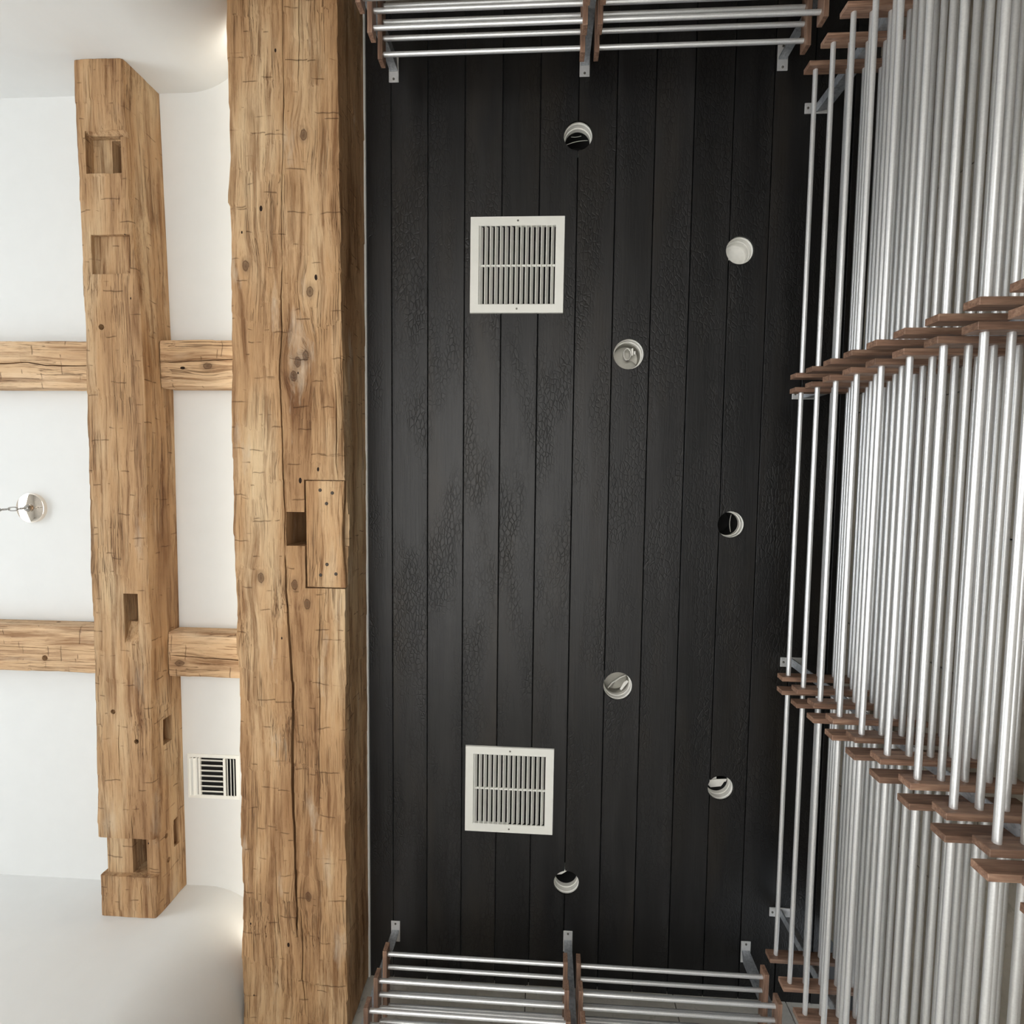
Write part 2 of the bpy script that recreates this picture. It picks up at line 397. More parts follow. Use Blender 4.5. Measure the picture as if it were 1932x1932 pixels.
struct(obj('wall_west_sun_mask', mesh_of(bm, 'wall_west_sun_mask', WHITE)))
struct(obj('trim_1', boxm('trim_1', -0.8955, -0.8865, -2.25, 2.69, ZC-0.014, ZC, WHITE)))
def panel_wall(name, mat, us, zs, origin, rot, u_len):
    """backing slab plus stone panels with open joints; local u along wall, panels face -v"""
    wl = struct(obj(name, boxm(name, us[0], us[-1], 0.012, 0.12, 0, ZC + 0.30, DARK), loc=origin, rot=rot))
    for j, (z0, z1) in enumerate(zip(zs[:-1], zs[1:])):
        cutsu = us if j % 2 == 0 else [us[0]] + [(a+b)/2 for a, b in zip(us[:-1], us[1:])] + [us[-1]]
        for u0, u1 in zip(cutsu[:-1], cutsu[1:]):
            bm = bmesh.new(); k = random.uniform(0, 0.003)
            box(bm, u0+0.002, u1-0.002, k, 0.014, z0+0.002, z1-0.002, 0.002)
            obj('panel', mesh_of(bm, 'panel', mat), wl)
    return wl
a = math.atan(0.0106)
panel_wall('wall_east', STONE, [-2.30, -1.50, -0.69, 0.33, 1.14, 1.95, 2.75], [0, 0.9, 2.1, 2.72, 3.345, ZC+0.02], (1.5024, 0, 0), (0, 0, math.pi/2 + a - math.pi), 0)
panel_wall('wall_north', STONE, [-1.6, -0.7, 0.25, 1.418], [0, 1.2, 2.4, 3.345, ZC+0.02], (0, -2.25, 0), (0, 0, math.pi), 0)
panel_wall('wall_south', STONE_P, [-1.418, -0.55, 0.45, 0.99, 1.6], [0, 1.2, 2.4, 3.345, ZC+0.02], (0, 2.69, 0), (0, 0, 0), 0)

# ------------------------------------------------------------------ hewn timbers
def hewn(name, y0, y1, xl_b, xr_b, xl_t, xr_t, zb, zt, mat, seed, dy=0.014, amp=0.003, rough=0.004, swap=False, loc=(0,0,0)):
    """squared log, local frame centred on loc; profiles are functions of world y"""
    nx = 26; nz = 14
    bm = bmesh.new(); rings = []
    n = int((y1-y0)/dy)
    rnd = random.Random(seed)
    tab = {}
    def cellr(*k):
        if k not in tab: tab[k] = (rnd.uniform(-1, 1), rnd.uniform(-1, 1), rnd.uniform(0.7, 1.3))
        return tab[k]
    def facet(face, u, y):
        s = math.floor(u/0.125 + 0.15*math.sin(y*2.1+seed))
        L = 0.17*cellr(face, s, 'l')[2]
        yy = y + 0.11*s + 0.02*math.sin(u*23+seed)
        i = math.floor(yy/L); fr = yy/L - i
        r = cellr(face, s, i)
        return amp*(0.5*r[0] + (0.9 if r[1] > 0.2 else 0.25)*(fr-0.5))
    for j in range(n+1):
        y = y0 + (y1-y0)*j/n
        A, B, Ct, Dt, zbv = xl_b(y), xr_b(y), xl_t(y), xr_t(y), zb(y)
        ring = []
        def pt(x, z, fx, fz, face, u):
            nv = noise.noise(Vector((x*9+seed, y*5, z*9)))*rough + noise.noise(Vector((x*30+seed, y*14, z*30)))*rough*0.35
            dx = dz = 0.0
            if fx: dx = fx*(facet('s%d' % fx, z, y) + nv)
            if fz: dz = fz*(facet('b', x, y) + nv)
            ring.append(bm.verts.new((x+dx-loc[0], y-loc[1], z+dz-loc[2])))
        wl = 0.006 + 0.008*max(0, noise.noise(Vector((y*2.3, seed, 0)))) ; wr = 0.006 + 0.010*max(0, noise.noise(Vector((y*1.9, seed+5, 0))))
        for i in range(nz):                                     # left side, top to bottom
            t = i/nz; pt(Ct+(A-Ct)*t, zt+(zbv+wl-zt)*t, -1 if i else 0, 0, 'l', t)
        for i in range(nx+1):                                   # bottom, left to right
            t = i/nx; xx = (A+wl) + (B-wr-A-wl)*t
            if i == 0: xx = A + wl*0.5
            if i == nx: xx = B - wr*0.5
            pt(xx, zbv + (wl*0.5 if i == 0 else wr*0.5 if i == nx else 0), -1 if i == 0 else 1 if i == nx else 0, -1, 'b', t)
        for i in range(1, nz+1):                                # right side, bottom to top
            t = i/nz; pt(B+(Dt-B)*t, zbv+wr+(zt-zbv-wr)*t, 1 if i < nz else 0, 0, 'r', t)
        rings.append(ring)
    m = len(rings[0])
    for a_, b_ in zip(rings[:-1], rings[1:]):
        for i in range(m): bm.faces.new((a_[i], a_[(i+1) % m], b_[(i+1) % m], b_[i]))
    bm.faces.new(list(reversed(rings[0]))); bm.faces.new(rings[-1])
    bmesh.ops.recalc_face_normals(bm, faces=bm.faces)
    if swap:
        for v in bm.verts: v.co = Vector((v.co.y, v.co.x, v.co.z))
        bmesh.ops.reverse_faces(bm, faces=bm.faces)
    return mesh_of(bm, name, mat, True, 38)
K = lambda v: (lambda y: v)
# --- main beam
mb_loc = (-1.14, 0.25, H+2.37)
MBL = [(-2.3,-1.388), (-1.38,-1.389), (-0.604,-1.397), (0.012,-1.404), (0.697,-1.401), (1.253,-1.400), (2.667,-1.410), (3.0,-1.410)]
MBR = [(-2.3,-0.903), (-1.5,-0.896), (-0.63,-0.892), (-0.22,-0.884), (0.48,-0.884), (1.44,-0.893), (2.46,-0.893), (3.0,-0.893)]
kn = [(-1.053,-1.466), (-1.321,-0.918), (-1.033,-0.806), (-1.094,-0.502), (-1.058,-0.530), (-1.112,-0.440), (-1.278,0.47), (-1.063,0.587), (-1.122,0.498), (-1.077,1.99)]
MAIN_W = old_wood('hewn_timber_large', 'Y', [(x-mb_loc[0], y-mb_loc[1], 0.0) for x, y in kn], 1.3, 1.0, 0.55)
main = obj('timber_beam', hewn('timber_beam', -2.24, 2.68, lambda y: lerp_pts(MBL, y), lambda y: lerp_pts(MBR, y), K(-1.385), K(-0.896), K(H+2.37), ZC+0.0, MAIN_W, 3, amp=0.0048, rough=0.0055, loc=mb_loc), loc=mb_loc)
tag(main, 'massive hewn timber beam running along the left edge of the black plank ceiling', 'beam')
L = lambda x, y: (x-mb_loc[0], y-mb_loc[1])
def lc(x0, x1, y0, y1, z0, z1): return cut_box(x0-mb_loc[0], x1-mb_loc[0], y0-mb_loc[1], y1-mb_loc[1], z0-2.37, z1-2.37)
crk = [(-1.155,-0.928), (-1.165,-0.785), (-1.162,-0.647), (-1.175,-0.485), (-1.173,-0.322), (-1.168,-0.134), (-1.166,0.009), (-1.163,0.152), (-1.164,0.345), (-1.161,0.516), (-1.152,0.712), (-1.136,0.986), (-1.143,1.238), (-1.144,1.494), (-1.137,1.752), (-1.134,2.067), (-1.137,2.2)]
def crack(pts, wmax, wmin, seed, depth=0.05, taper=True):
    p = densify([L(x, y) for x, y in pts], 0.045, 0.0014, seed); n = len(p)
    ws = [wmin + (wmax-wmin)*math.sin(math.pi*min(1, i/(n-1)))*(0.7+0.5*noise.noise(Vector((i*0.21, seed, 0)))) for i in range(n)]
    ws = [max(0.0015, x) for x in ws]
    if taper: ws[0] = ws[-1] = 0.001
    return cut_crack(p, ws, -0.03, depth)
carve(main, [
    lc(-1.071, -0.80, 0.020, 0.513, 2.30, 2.402),
    lc(-1.157, -1.00, 0.166, 0.320, 2.30, 2.68),
    lc(-1.05, -0.80, 0.176, 0.322, 2.38, 2.415)])
carve(main, [crack(crk[:9], 0.010, 0.006, 1, 0.09), crack(crk[8:], 0.018, 0.010, 2, 0.10)])
carve(main, [crack([(-1.135,-2.15), (-1.141,-1.806), (-1.138,-1.589), (-1.148,-1.369), (-1.159,-1.147), (-1.157,-0.96)], 0.006, 0.003, 3),
    crack([(-1.064,-2.18), (-1.067,-1.9), (-1.073,-1.65)], 0.006, 0.003, 4),
    crack([(-1.118,2.05), (-1.108,2.278), (-1.111,2.40), (-1.098,2.6)], 0.009, 0.004, 5),
    crack([(-0.925,-0.43), (-0.918,-0.2), (-0.924,-0.06), (-0.915,0.015)], 0.016, 0.004, 6, 0.02),
    crack([(-0.900,-0.60), (-0.897,-0.3), (-0.895,0.0)], 0.006, 0.002, 9, 0.03),
    crack([(-1.235,1.75), (-1.225,2.1), (-1.205,2.35)], 0.005, 0.002, 7),
    crack([(-1.005,0.53), (-1.010,0.9), (-1.016,1.35), (-1.02,1.6)], 0.006, 0.002, 8)])
main.data.set_sharp_from_angle(angle=math.radians(38))
PATCH_W = old_wood('patch_timber', 'Y', (), 5.2, 1.08, 0.15, cuts=0.12)
bm = bmesh.new()
poly = [(-1.0645,0.0245), (-0.888,0.0235), (-0.8895,0.10), (-0.896,0.18), (-0.9005,0.244), (-0.899,0.31), (-0.894,0.39), (-0.887,0.45), (-0.886,0.508), (-1.0635,0.507)]
prism(bm, [(x+0.975, y-0.265) for x, y in poly], 0.0, 0.030)
bmesh.ops.bevel(bm, geom=[e for e in bm.edges if abs(e.verts[0].co.z)+abs(e.verts[1].co.z) < 1e-6], offset=0.003, segments=2, affect='EDGES')
patch = obj('repair_block', mesh_of(bm, 'repair_block', PATCH_W), main, loc=(-0.975-mb_loc[0], 0.265-mb_loc[1], -0.001))
patch['label'] = 'smooth repair block let into the beam with six nails'
bm = bmesh.new(); lathe(bm, [(0, -0.0018), (0.006, -0.0018), (0.008, 0.0), (0.008, 0.004)], 12); nailm = mesh_of(bm, 'nail', plain('rusty_nail', lin(70, 62, 56), 0.5, 0.6, bump=0), True, 40)
for x, y in [(-0.998,0.066), (-0.942,0.078), (-0.969,0.126), (-0.970,0.402), (-1.0,0.451), (-0.929,0.445)]:
    obj('nail', nailm, patch, loc=(x+0.975, y-0.265, 0.0))

# --- mortised beam
b2_loc = (-2.04, 0.18, H+2.47)
B2L = [(-1.9,-2.174), (-1.21,-2.169), (-0.629,-2.167), (-0.232,-2.175), (0.404,-2.183), (0.981,-2.184), (1.768,-2.202), (2.257,-2.196)]
B2R = [(-1.9,-1.939), (-1.594,-1.929), (-1.289,-1.932), (-1.075,-1.912), (-0.919,-1.899), (-0.76,-1.889), (-0.54,-1.883), (-0.187,-1.880), (0.574,-1.892), (0.787,-1.886), (1.359,-1.905), (2.043,-1.901), (2.253,-1.908)]
B2T = [(-1.89,-1.933), (-1.056,-1.915), (-0.419,-1.903), (0.8,-1.907), (2.233,-1.907)]
B2_W = old_wood('hewn_timber_mortised', 'Y', [], 4.7, 0.93, 0.28)
b2 = obj('timber_beam', hewn('timber_beam', -1.884, 2.234, lambda y: lerp_pts(B2L, y), lambda y: lerp_pts(B2R, y), K(-2.18), lambda y: lerp_pts(B2T, y), K(H+2.47), ZC, B2_W, 11, rough=0.003, loc=b2_loc), loc=b2_loc)
tag(b2, 'shorter timber beam with open mortise pockets under the white ceiling', 'beam')
def l2(x0, x1, y0, y1, z0, z1): return cut_box(x0-b2_loc[0], x1-b2_loc[0], y0-b2_loc[1], y1-b2_loc[1], z0-2.47, z1-2.47)
def wedge(x0, x1, y0, y1, d0, d1):
    bm = bmesh.new(); x0 -= b2_loc[0]; x1 -= b2_loc[0]; y0 -= b2_loc[1]; y1 -= b2_loc[1]
    q = [(y0, -0.03), (y1, -0.03), (y1, d1), (y0, d0)]
    A_ = [bm.verts.new((x0, y, z)) for y, z in q]; B_ = [bm.verts.new((x1, y, z)) for y, z in q]
    bm.faces.new(A_); bm.faces.new(list(reversed(B_)))
    for i in range(4): bm.faces.new((A_[i], B_[i], B_[(i+1) % 4], A_[(i+1) % 4]))
    bmesh.ops.recalc_face_normals(bm, faces=bm.faces); return bm
carve(b2, [
    l2(-2.128, -1.958, -1.555, -1.380, 2.40, 2.515), wedge(-2.130, -1.915, -1.572, -1.54, 0.001, 0.03),
    l2(-2.118, -1.930, -1.106, -0.928, 2.40, 2.490),
    l2(-2.022, -1.950, 0.582, 0.730, 2.40, 2.66), wedge(-2.021, -1.951, 0.72, 0.835, 0.05, -0.004),
    l2(-2.40, -1.80, 1.822, 2.022, 2.40, 2.498),
    l2(-2.40, -2.176, 1.822, 2.022, 2.40, 2.80),
    l2(-1.96, -1.80, 1.246, 1.380, 2.555, 2.622), l2(-1.95, -1.80, 1.814, 1.960, 2.612, 2.652)])
b2l = lambda x, y: (x-b2_loc[0], y-b2_loc[1])
carve(b2, [l2(-2.036, -1.9575, -1.550, -1.382, 2.45, 2.66), l2(-1.947, -1.927, -1.100, -0.955, 2.45, 2.56), l2(-2.043, -1.968, 1.8205, 2.0205, 2.40, 2.67),
    cut_cyl(*b2l(-2.084,-0.685), 0.0135, -0.05, 0.10, 16), cut_cyl(*b2l(-2.096,1.173), 0.012, -0.05, 0.10, 16), cut_cyl(*b2l(-1.979,1.319), 0.012, -0.05, 0.10, 16),
    cut_cyl(1.861-b2_loc[1], 2.558-2.47, 0.012, 0.06, 0.25, 16, 'X'), cut_cyl(1.994-b2_loc[1], 2.565-2.47, 0.013, 0.06, 0.25, 16, 'X')])
def crack2(pts, wmax, wmin, seed, depth=0.04, z0=-0.03):
    p = densify([b2l(x, y) for x, y in pts], 0.045, 0.001, seed); n = len(p)
    ws = [max(0.0015, wmin + (wmax-wmin)*math.sin(math.pi*i/(n-1))) for i in range(n)]; ws[0] = ws[-1] = 0.001
    return cut_crack(p, ws, z0, depth)
carve(b2, [crack2([(-1.972,2.03), (-1.985,2.1), (-1.982,2.228)], 0.006, 0.003, 1), crack2([(-2.10,2.04), (-2.095,2.228)], 0.004, 0.002, 2), crack2([(-1.935,2.04), (-1.925,2.228)], 0.004, 0.002, 3),
    crack2([(-2.065,1.22), (-2.072,1.33), (-2.070,1.50)], 0.006, 0.002, 4), crack2([(-2.018,1.70), (-2.018,1.83)], 0.006, 0.004, 5),
    crack2([(-2.035,-0.76), (-2.03,-0.4), (-2.025,0.0), (-2.02,0.3)], 0.003, 0.0015, 6), crack2([(-2.1,-1.86), (-2.095,-1.7), (-2.10,-1.57)], 0.004, 0.002, 7)])
b2.data.set_sharp_from_angle(angle=math.radians(38))

# --- joists let into the mortised beam
def joist(x0, x1, ya, yb, z, seed, label, cracks=(), hole=None, tone=1.1):
    loc = ((x0+x1)/2, (ya+yb)/2, H+z)
    mat = old_wood('joist_timber_%d' % seed, 'X', [(random.uniform(-0.2, 0.2), random.uniform(-0.06, 0.06), 0.0)], seed*1.9, tone, 0.3, ((168, 134, 100), (200, 168, 132), (216, 190, 158)))
    # built along its own length, then swapped so that it lies along x
    me = hewn('joist', x0, x1, K(ya), K(yb), K(ya), K(yb), K(H+z), ZC-0.006, mat, seed, amp=0.0025, rough=0.0035, swap=True, loc=(loc[1], loc[0], loc[2]))
    o = obj('joist', me, loc=loc); tag(o, label, 'beam')
    cut = []
    for pts, wd in cracks:
        bm = cut_crack(densify([(y-loc[1], x-loc[0]) for x, y in pts], 0.04, 0.001, seed), [0.001] + [wd*(0.6+0.5*random.random()) for _ in range(len(densify([(y, x) for x, y in pts], 0.04))-2)] + [0.001], -0.02, 0.05)
        for v in bm.verts: v.co = Vector((v.co.y, v.co.x, v.co.z))
        bmesh.ops.recalc_face_normals(bm, faces=bm.faces); cut.append(bm)
    if hole: cut.append(cut_cyl(hole[0]-loc[0], hole[1]-loc[1], hole[2], -0.03, 0.085, 16))
    if cut: carve(o, cut); o.data.set_sharp_from_angle(angle=math.radians(38))
    return o
joist(-4.2, -2.178, -0.658, -0.424, 2.61, 21, 'short joist with a wavy crack left of the mortised beam, nearer the top', [([(-3.2,-0.545), (-2.72,-0.545), (-2.60,-0.552), (-2.50,-0.535), (-2.19,-0.535)], 0.009)])
joist(-1.893, -1.404, -0.658, -0.427, 2.60, 22, 'short joist between the two beams, nearer the top, with small round knot', [([(-1.88,-0.55), (-1.70,-0.556), (-1.42,-0.568)], 0.007)])
joist(-4.2, -2.190, 0.790, 1.037, 2.60, 23, 'short joist with a peg hole left of the mortised beam', [([(-3.0,0.905), (-2.6,0.908), (-2.20,0.925)], 0.004)], (-2.566, 0.962, 0.015))
joist(-1.896, -1.404, 0.806, 1.037, 2.60, 24, 'short joist between the two beams, beside the square white diffuser', [([(-1.885,0.925), (-1.7,0.935), (-1.44,0.945)], 0.009)])

# ------------------------------------------------------------------ rod racks
DZ = 0.13729; Z0 = 2.4; S = 0.0655; RR = 0.0097; PT = 0.020; PH = 0.054
def cyl_mesh(name, length, r, mat, axis='Y', n=14):
    bm = bmesh.new(); bmesh.ops.create_cone(bm, cap_ends=True, segments=n, radius1=r, radius2=r, depth=length)
    rot = Matrix.Rotation(math.pi/2, 3, 'X') if axis == 'Y' else Matrix.Rotation(math.pi/2, 3, 'Y')
    bmesh.ops.rotate(bm, verts=bm.verts, cent=(0,0,0), matrix=rot)
    return mesh_of(bm, name, mat, True, 40)
# local frame of a rack: u = along the rods, v = away from the room centre (towards the wall); rods along local Y, v = local X
rod_meshes = {}
def rodm(Ln):
    k = round(Ln, 3)
    if k not in rod_meshes: rod_meshes[k] = cyl_mesh('rod', Ln, RR, ALU, 'Y')
    return rod_meshes[k]
bm = bmesh.new(); box(bm, -0.036, 0.298, -PT/2, PT/2, -PH/2, PH/2, 0.0012); plate_me = mesh_of(bm, 'end_plate', WALX)
def make_shelf(Ln, loc, rotz, label, group):
    """five rods between two walnut end plates; origin at the centre of the first rod"""
    t = thing('rod_shelf', label, 'shelf', loc, (0, 0, rotz), group)
    for i in range(5): obj('rod', rodm(Ln + PT), t, loc=(i*S, 0, 0))
    for s in (-1, 1): obj('end_plate', plate_me, t, loc=(0, s*(Ln+PT)/2, 0))
    return t
ORD = ['topmost', 'second', 'third', 'fourth', 'fifth', 'sixth', 'seventh', 'eighth', 'ninth', 'tenth', 'eleventh']
def lab(k, where): return ('topmost five-rod shelf ' if k == 0 else '%s five-rod shelf down ' % ORD[k]) + where
bays = [(-1.692, -0.456, 'in the upper bay of the right rack'), (-0.376, 0.859, 'in the middle bay of the right rack'), (0.939, 2.165, 'in the lower bay of the right rack')]
for y0, y1, where in bays:
    for k in range(10):
        make_shelf(y1-y0, (1.0985, (y0+y1)/2, H+Z0-k*DZ), 0.0, lab(k, where), 'rod shelves of the right rack')
for x0, x1, where in [(-0.708, 0.130, 'left bay of the top rack'), (0.209, 1.044, 'right bay of the top rack')]:
    for k in range(4):
        make_shelf(x1-x0, ((x0+x1)/2, -1.808, H+Z0-k*DZ), -math.pi/2, lab(k, 'in the ' + where), 'rod shelves of the top rack')
for x0, x1, where in [(-0.703, 0.130, 'left bay of the bottom rack'), (0.211, 1.042, 'right bay of the bottom rack')]:
    for k in range(4):
        make_shelf(x1-x0, ((x0+x1)/2, 2.279, H+Z0-k*DZ), math.pi/2, lab(k, 'in the ' + where), 'rod shelves of the bottom rack')
# steel uprights; local x runs towards the wall, origin at the room-side end of the foot plate on the ceiling
bm = bmesh.new(); box(bm, 0, 0.115, -0.024, 0.024, -0.0055, 0, 0.0015); foot_me = mesh_of(bm, 'foot_plate', PLATE_PAINT)
def post_mesh(Ln):
    bm = bmesh.new()                                      # angle iron with the upper end of one leg cut off slantwise
    prof = [(0.052, 0.0195), (0.052, -0.0195), (0.058, -0.0195), (0.058, 0.0135), (0.100, 0.0135), (0.100, 0.0195)]
    prism(bm, prof, -Ln, -0.006)
    for v in bm.verts:
        if v.co.z > -0.01 and v.co.x > 0.09: v.co.z -= 0.022
    # weld fillet at the foot
    tube(bm, [(0.051, -0.019, -0.006), (0.051, 0.019, -0.006)], 0.003, 6)
    return mesh_of(bm, 'post', GALV)
bm = bmesh.new(); lathe(bm, [(0, -0.0045), (0.0035, -0.0045), (0.0055, -0.002), (0.0055, 0.0)], 12); screw_me = mesh_of(bm, 'screw', SCREW, True, 40)
post_long, post_short = post_mesh(1.72), post_mesh(0.90)
def upright(loc, rotz, pm, label, flip=False):
    t = thing('support_bracket', label, 'bracket', loc, (0, 0, rotz), 'steel rack brackets')
    obj('foot_plate', foot_me, t); p = obj('post', pm, t)
    for x in (0.014, 0.107): obj('screw', screw_me, t, loc=(x, 0, -0.0055))
    return t
for y, nm in [(-1.732, 'at the top end of the right rack'), (-0.416, 'between the upper and middle bays of the right rack'), (0.899, 'between the middle and lower bays of the right rack'), (2.205, 'at the bottom end of the right rack')]:
    upright((1.193, y, ZC), 0.0, post_long, 'galvanised steel bracket ' + nm, False)
for x, nm in [(-0.748, 'left end'), (0.170, 'middle'), (1.084, 'right end')]:
    upright((x, -1.903, ZC), -math.pi/2, post_short, 'galvanised steel bracket at the %s of the top rack' % nm)
    upright((x-0.002, 2.372, ZC), math.pi/2, post_short, 'galvanised steel bracket at the %s of the bottom rack' % nm)

# ------------------------------------------------------------------ square return grilles
def frame_bm(W, w_in, t, lip):
    bm = bmesh.new()
    o, i = W/2, w_in/2
    rows = [(o, 0.0), (o-0.002, -t), (i+0.003, -t), (i, -t+lip), (i, 0.012)]
    rings = [[bm.verts.new((sx*r, sy*r, z)) for sx, sy in ((-1,-1),(1,-1),(1,1),(-1,1))] for r, z in rows]
    for a_, b_ in zip(rings[:-1], rings[1:]):
        for k in range(4): bm.faces.new((a_[k], a_[(k+1) % 4], b_[(k+1) % 4], b_[k]))
    bmesh.ops.recalc_face_normals(bm, faces=bm.faces)
    return bm
frame_me = mesh_of(frame_bm(0.46, 0.372, 0.009, 0.003), 'frame', GRILLE)
bm = bmesh.new()                                          # curved blade: rolled lip, then sloping web
pr_ = [(-0.0105, -0.006), (-0.0085, -0.0075), (-0.0065, -0.006), (0.0050, 0.012), (0.0040, 0.0135), (-0.0085, -0.0035)]
vs0 = [bm.verts.new((x, -0.1855, z)) for x, z in pr_]; vs1 = [bm.verts.new((x, 0.1855, z)) for x, z in pr_]
for i in range(len(pr_)): bm.faces.new((vs0[i], vs0[(i+1) % len(pr_)], vs1[(i+1) % len(pr_)], vs1[i]))
bm.faces.new(vs0); bm.faces.new(list(reversed(vs1))); bmesh.ops.recalc_face_normals(bm, faces=bm.faces)
slat_me = mesh_of(bm, 'slat', GRILLE)
bm = bmesh.new(); box(bm, -0.1855, 0.1855, -0.0045, 0.0045, 0.0, 0.010, 0.001); bar_me = mesh_of(bm, 'cross_bar', GRILLE)
bm = bmesh.new(); box(bm, -0.186, 0.186, -0.186, 0.186, 0.02, 0.16)
for f_ in [f_ for f_ in bm.faces if f_.normal.z < -0.9]: bm.faces.remove(f_)
duct_me = mesh_of(bm, 'duct', DARK)
bm = bmesh.new(); lathe(bm, [(0, -0.0012), (0.0035, -0.0012), (0.005, 0.0)], 10); gscrew = mesh_of(bm, 'screw', SCREW, True, 40)
for (x, y), nm in zip(VENTS, ('nearer the top rack', 'nearer the bottom rack')):
    g = thing('air_grille', 'square white louvred air grille on the black ceiling, ' + nm, 'vent', (x, y, ZC), (0, 0, 0.004), 'white air grilles')
    obj('frame', frame_me, g); obj('duct', duct_me, g); obj('cross_bar', bar_me, g)
    for i in range(15): obj('slat', slat_me, g, loc=(-0.1736 + i*0.0249, 0, 0))
    for s in (-1, 1): obj('screw', gscrew, g, loc=(0.002, s*0.209, -0.009))

# ------------------------------------------------------------------ open recessed light cans
def can(i, label, style):
    x, y, r = HOLES[i]
    t = thing('recessed_light', label, 'light', (x, y, ZC), (0, 0, 0), 'open recessed light cans')
    q = r*0.985
    bm = bmesh.new(); lathe(bm, [(q, 0.010), (q, 0.020), (q*0.97, 0.021), (q*0.97, 0.052), (q*0.90, 0.053), (q*0.90, 0.056), (q*0.90, 0.075)], 40)
    obj('collar', mesh_of(bm, 'collar', CAN, True, 35), t)
    bm = bmesh.new(); lathe(bm, [(q*0.965, 0.0495), (q*0.905, 0.0495), (q*0.905, 0.0525)], 40); obj('clip_ring', mesh_of(bm, 'clip_ring', CAN, True, 35), t)
    inner = {'dark': DARK, 'cap': CAN, 'tin': TIN, 'plate': DARK}[style]
    top = {'dark': 0.20, 'cap': 0.085, 'tin': 0.13, 'plate': 0.20}[style]
    bm = bmesh.new(); lathe(bm, [(q*0.91, 0.070), (q*0.91, top-0.006), (q*0.86, top), (0, top)], 40); obj('housing', mesh_of(bm, 'housing', inner, True, 35), t)
    return t, q
def wire(t, pts, r, name='wire', mat=None):
    bm = bmesh.new(); tube(bm, pts, r, 6); obj(name, mesh_of(bm, name, mat or WIRE, True), t)
def arc(p0, p1, sag, n=10, az=0.0):
    p0, p1 = Vector(p0), Vector(p1)
    d = Vector((math.cos(az), math.sin(az), 0))
    return [p0.lerp(p1, i/n) + d*sag*math.sin(math.pi*i/n) for i in range(n+1)]
t, q = can(0, 'open recessed light hole nearest the top rack, dark with two grey wires', 'dark')
wire(t, arc((-0.038, -0.056, 0.10), (0.036, -0.064, 0.10), 0.006, az=1.57), 0.0016); wire(t, arc((-0.056, -0.010, 0.09), (0.052, -0.030, 0.09), -0.006, az=1.57), 0.0016)
t, q = can(1, 'recessed light hole with plain white cap, nearest the top right corner', 'cap')
t, q = can(2, 'recessed light can with a looped white strap, between the upper grille and right rack', 'tin')
def strap(t, pts, wdt, name='strap'):
    bm = bmesh.new(); a_ = []; b_ = []
    for k, p in enumerate(pts):
        a_.append(bm.verts.new(p)); b_.append(bm.verts.new((p[0], p[1], p[2]+wdt)))
    for k in range(len(pts)-1): bm.faces.new((a_[k], a_[k+1], b_[k+1], b_[k]))
    me = mesh_of(bm, name, CAN, True); o = obj(name, me, t); m_ = o.modifiers.new('thick', 'SOLIDIFY'); m_.thickness = 0.0025
    return o
strap(t, [(0.006+0.019*math.cos(a_)*1.0, -0.018+0.030*math.sin(a_), 0.085) for a_ in [i*2*math.pi/18 for i in range(19)]], 0.03)
bm = bmesh.new(); box(bm, 0.026, 0.034, -0.046, -0.010, 0.080, 0.10, 0.001); box(bm, 0.038, 0.046, -0.032, -0.016, 0.082, 0.10, 0.001); obj('tab', mesh_of(bm, 'tab', CAN), t)
wire(t, arc((0.004, 0.014, 0.11), (0.052, 0.030, 0.11), -0.010, az=1.57), 0.0014, mat=SCREW)
t, q = can(3, 'open recessed light hole with one white wire, halfway along the right rack', 'dark')
wire(t, arc((0.030, -0.045, 0.09), (0.030, 0.045, 0.09), -0.006, az=0), 0.0018)
t, q = can(4, 'recessed light can with a twisted white strap, nearest the lower grille', 'tin')
strap(t, [(0.062, -0.032, 0.085), (0.045, -0.022, 0.082), (0.022, -0.012, 0.080), (0.002, 0.004, 0.080), (-0.018, 0.018, 0.082), (-0.028, 0.034, 0.085), (-0.038, 0.046, 0.085)], 0.022)
bm = bmesh.new(); prism(bm, [(0.058, -0.004), (0.066, 0.004), (0.030, 0.052), (0.022, 0.046), (0.040, 0.010)], 0.079, 0.084); obj('tab', mesh_of(bm, 'tab', CAN), t)
bm = bmesh.new(); prism(bm, [(0.030, 0.0), (0.046, -0.010), (0.036, 0.030), (0.014, 0.056), (-0.012, 0.050), (0.004, 0.018)], 0.118, 0.124); obj('socket_plate', mesh_of(bm, 'socket_plate', TIN), t)
t, q = can(5, 'recessed light can with a white box half covering it, lower right of the black ceiling', 'plate')
bm = bmesh.new(); box(bm, -0.056, 0.008, -0.060, 0.010, 0.090, 0.12, 0.001); obj('junction_box', mesh_of(bm, 'junction_box', CAN), t)
bm = bmesh.new(); prism(bm, [(-0.058, 0.006), (0.058, -0.004), (0.054, 0.010), (0.02, 0.016), (-0.03, 0.016)], 0.082, 0.086); prism(bm, [(-0.054, 0.018), (0.054, 0.012), (0.034, 0.044), (-0.02, 0.052)], 0.094, 0.098); obj('lip', mesh_of(bm, 'lip', CAN), t)
t, q = can(6, 'recessed light can with a tilted white plate inside, nearest the bottom rack', 'plate')
bm = bmesh.new(); prism(bm, [(-0.065, -0.005), (-0.03, -0.055), (0.012, -0.058), (0.034, -0.022), (-0.022, 0.016), (-0.05, 0.02)], 0.082, 0.086); obj('cover_plate', mesh_of(bm, 'cover_plate', CAN), t)
bm = bmesh.new(); lathe(bm, [(0.014, -0.002), (0.011, -0.003), (0.010, 0.0)], 20); o = obj('knockout', mesh_of(bm, 'knockout', TIN, True), t, loc=(-0.006, -0.030, 0.082))
wire(t, [(0.01, -0.005, 0.11), (0.05, 0.012, 0.11)], 0.0014)

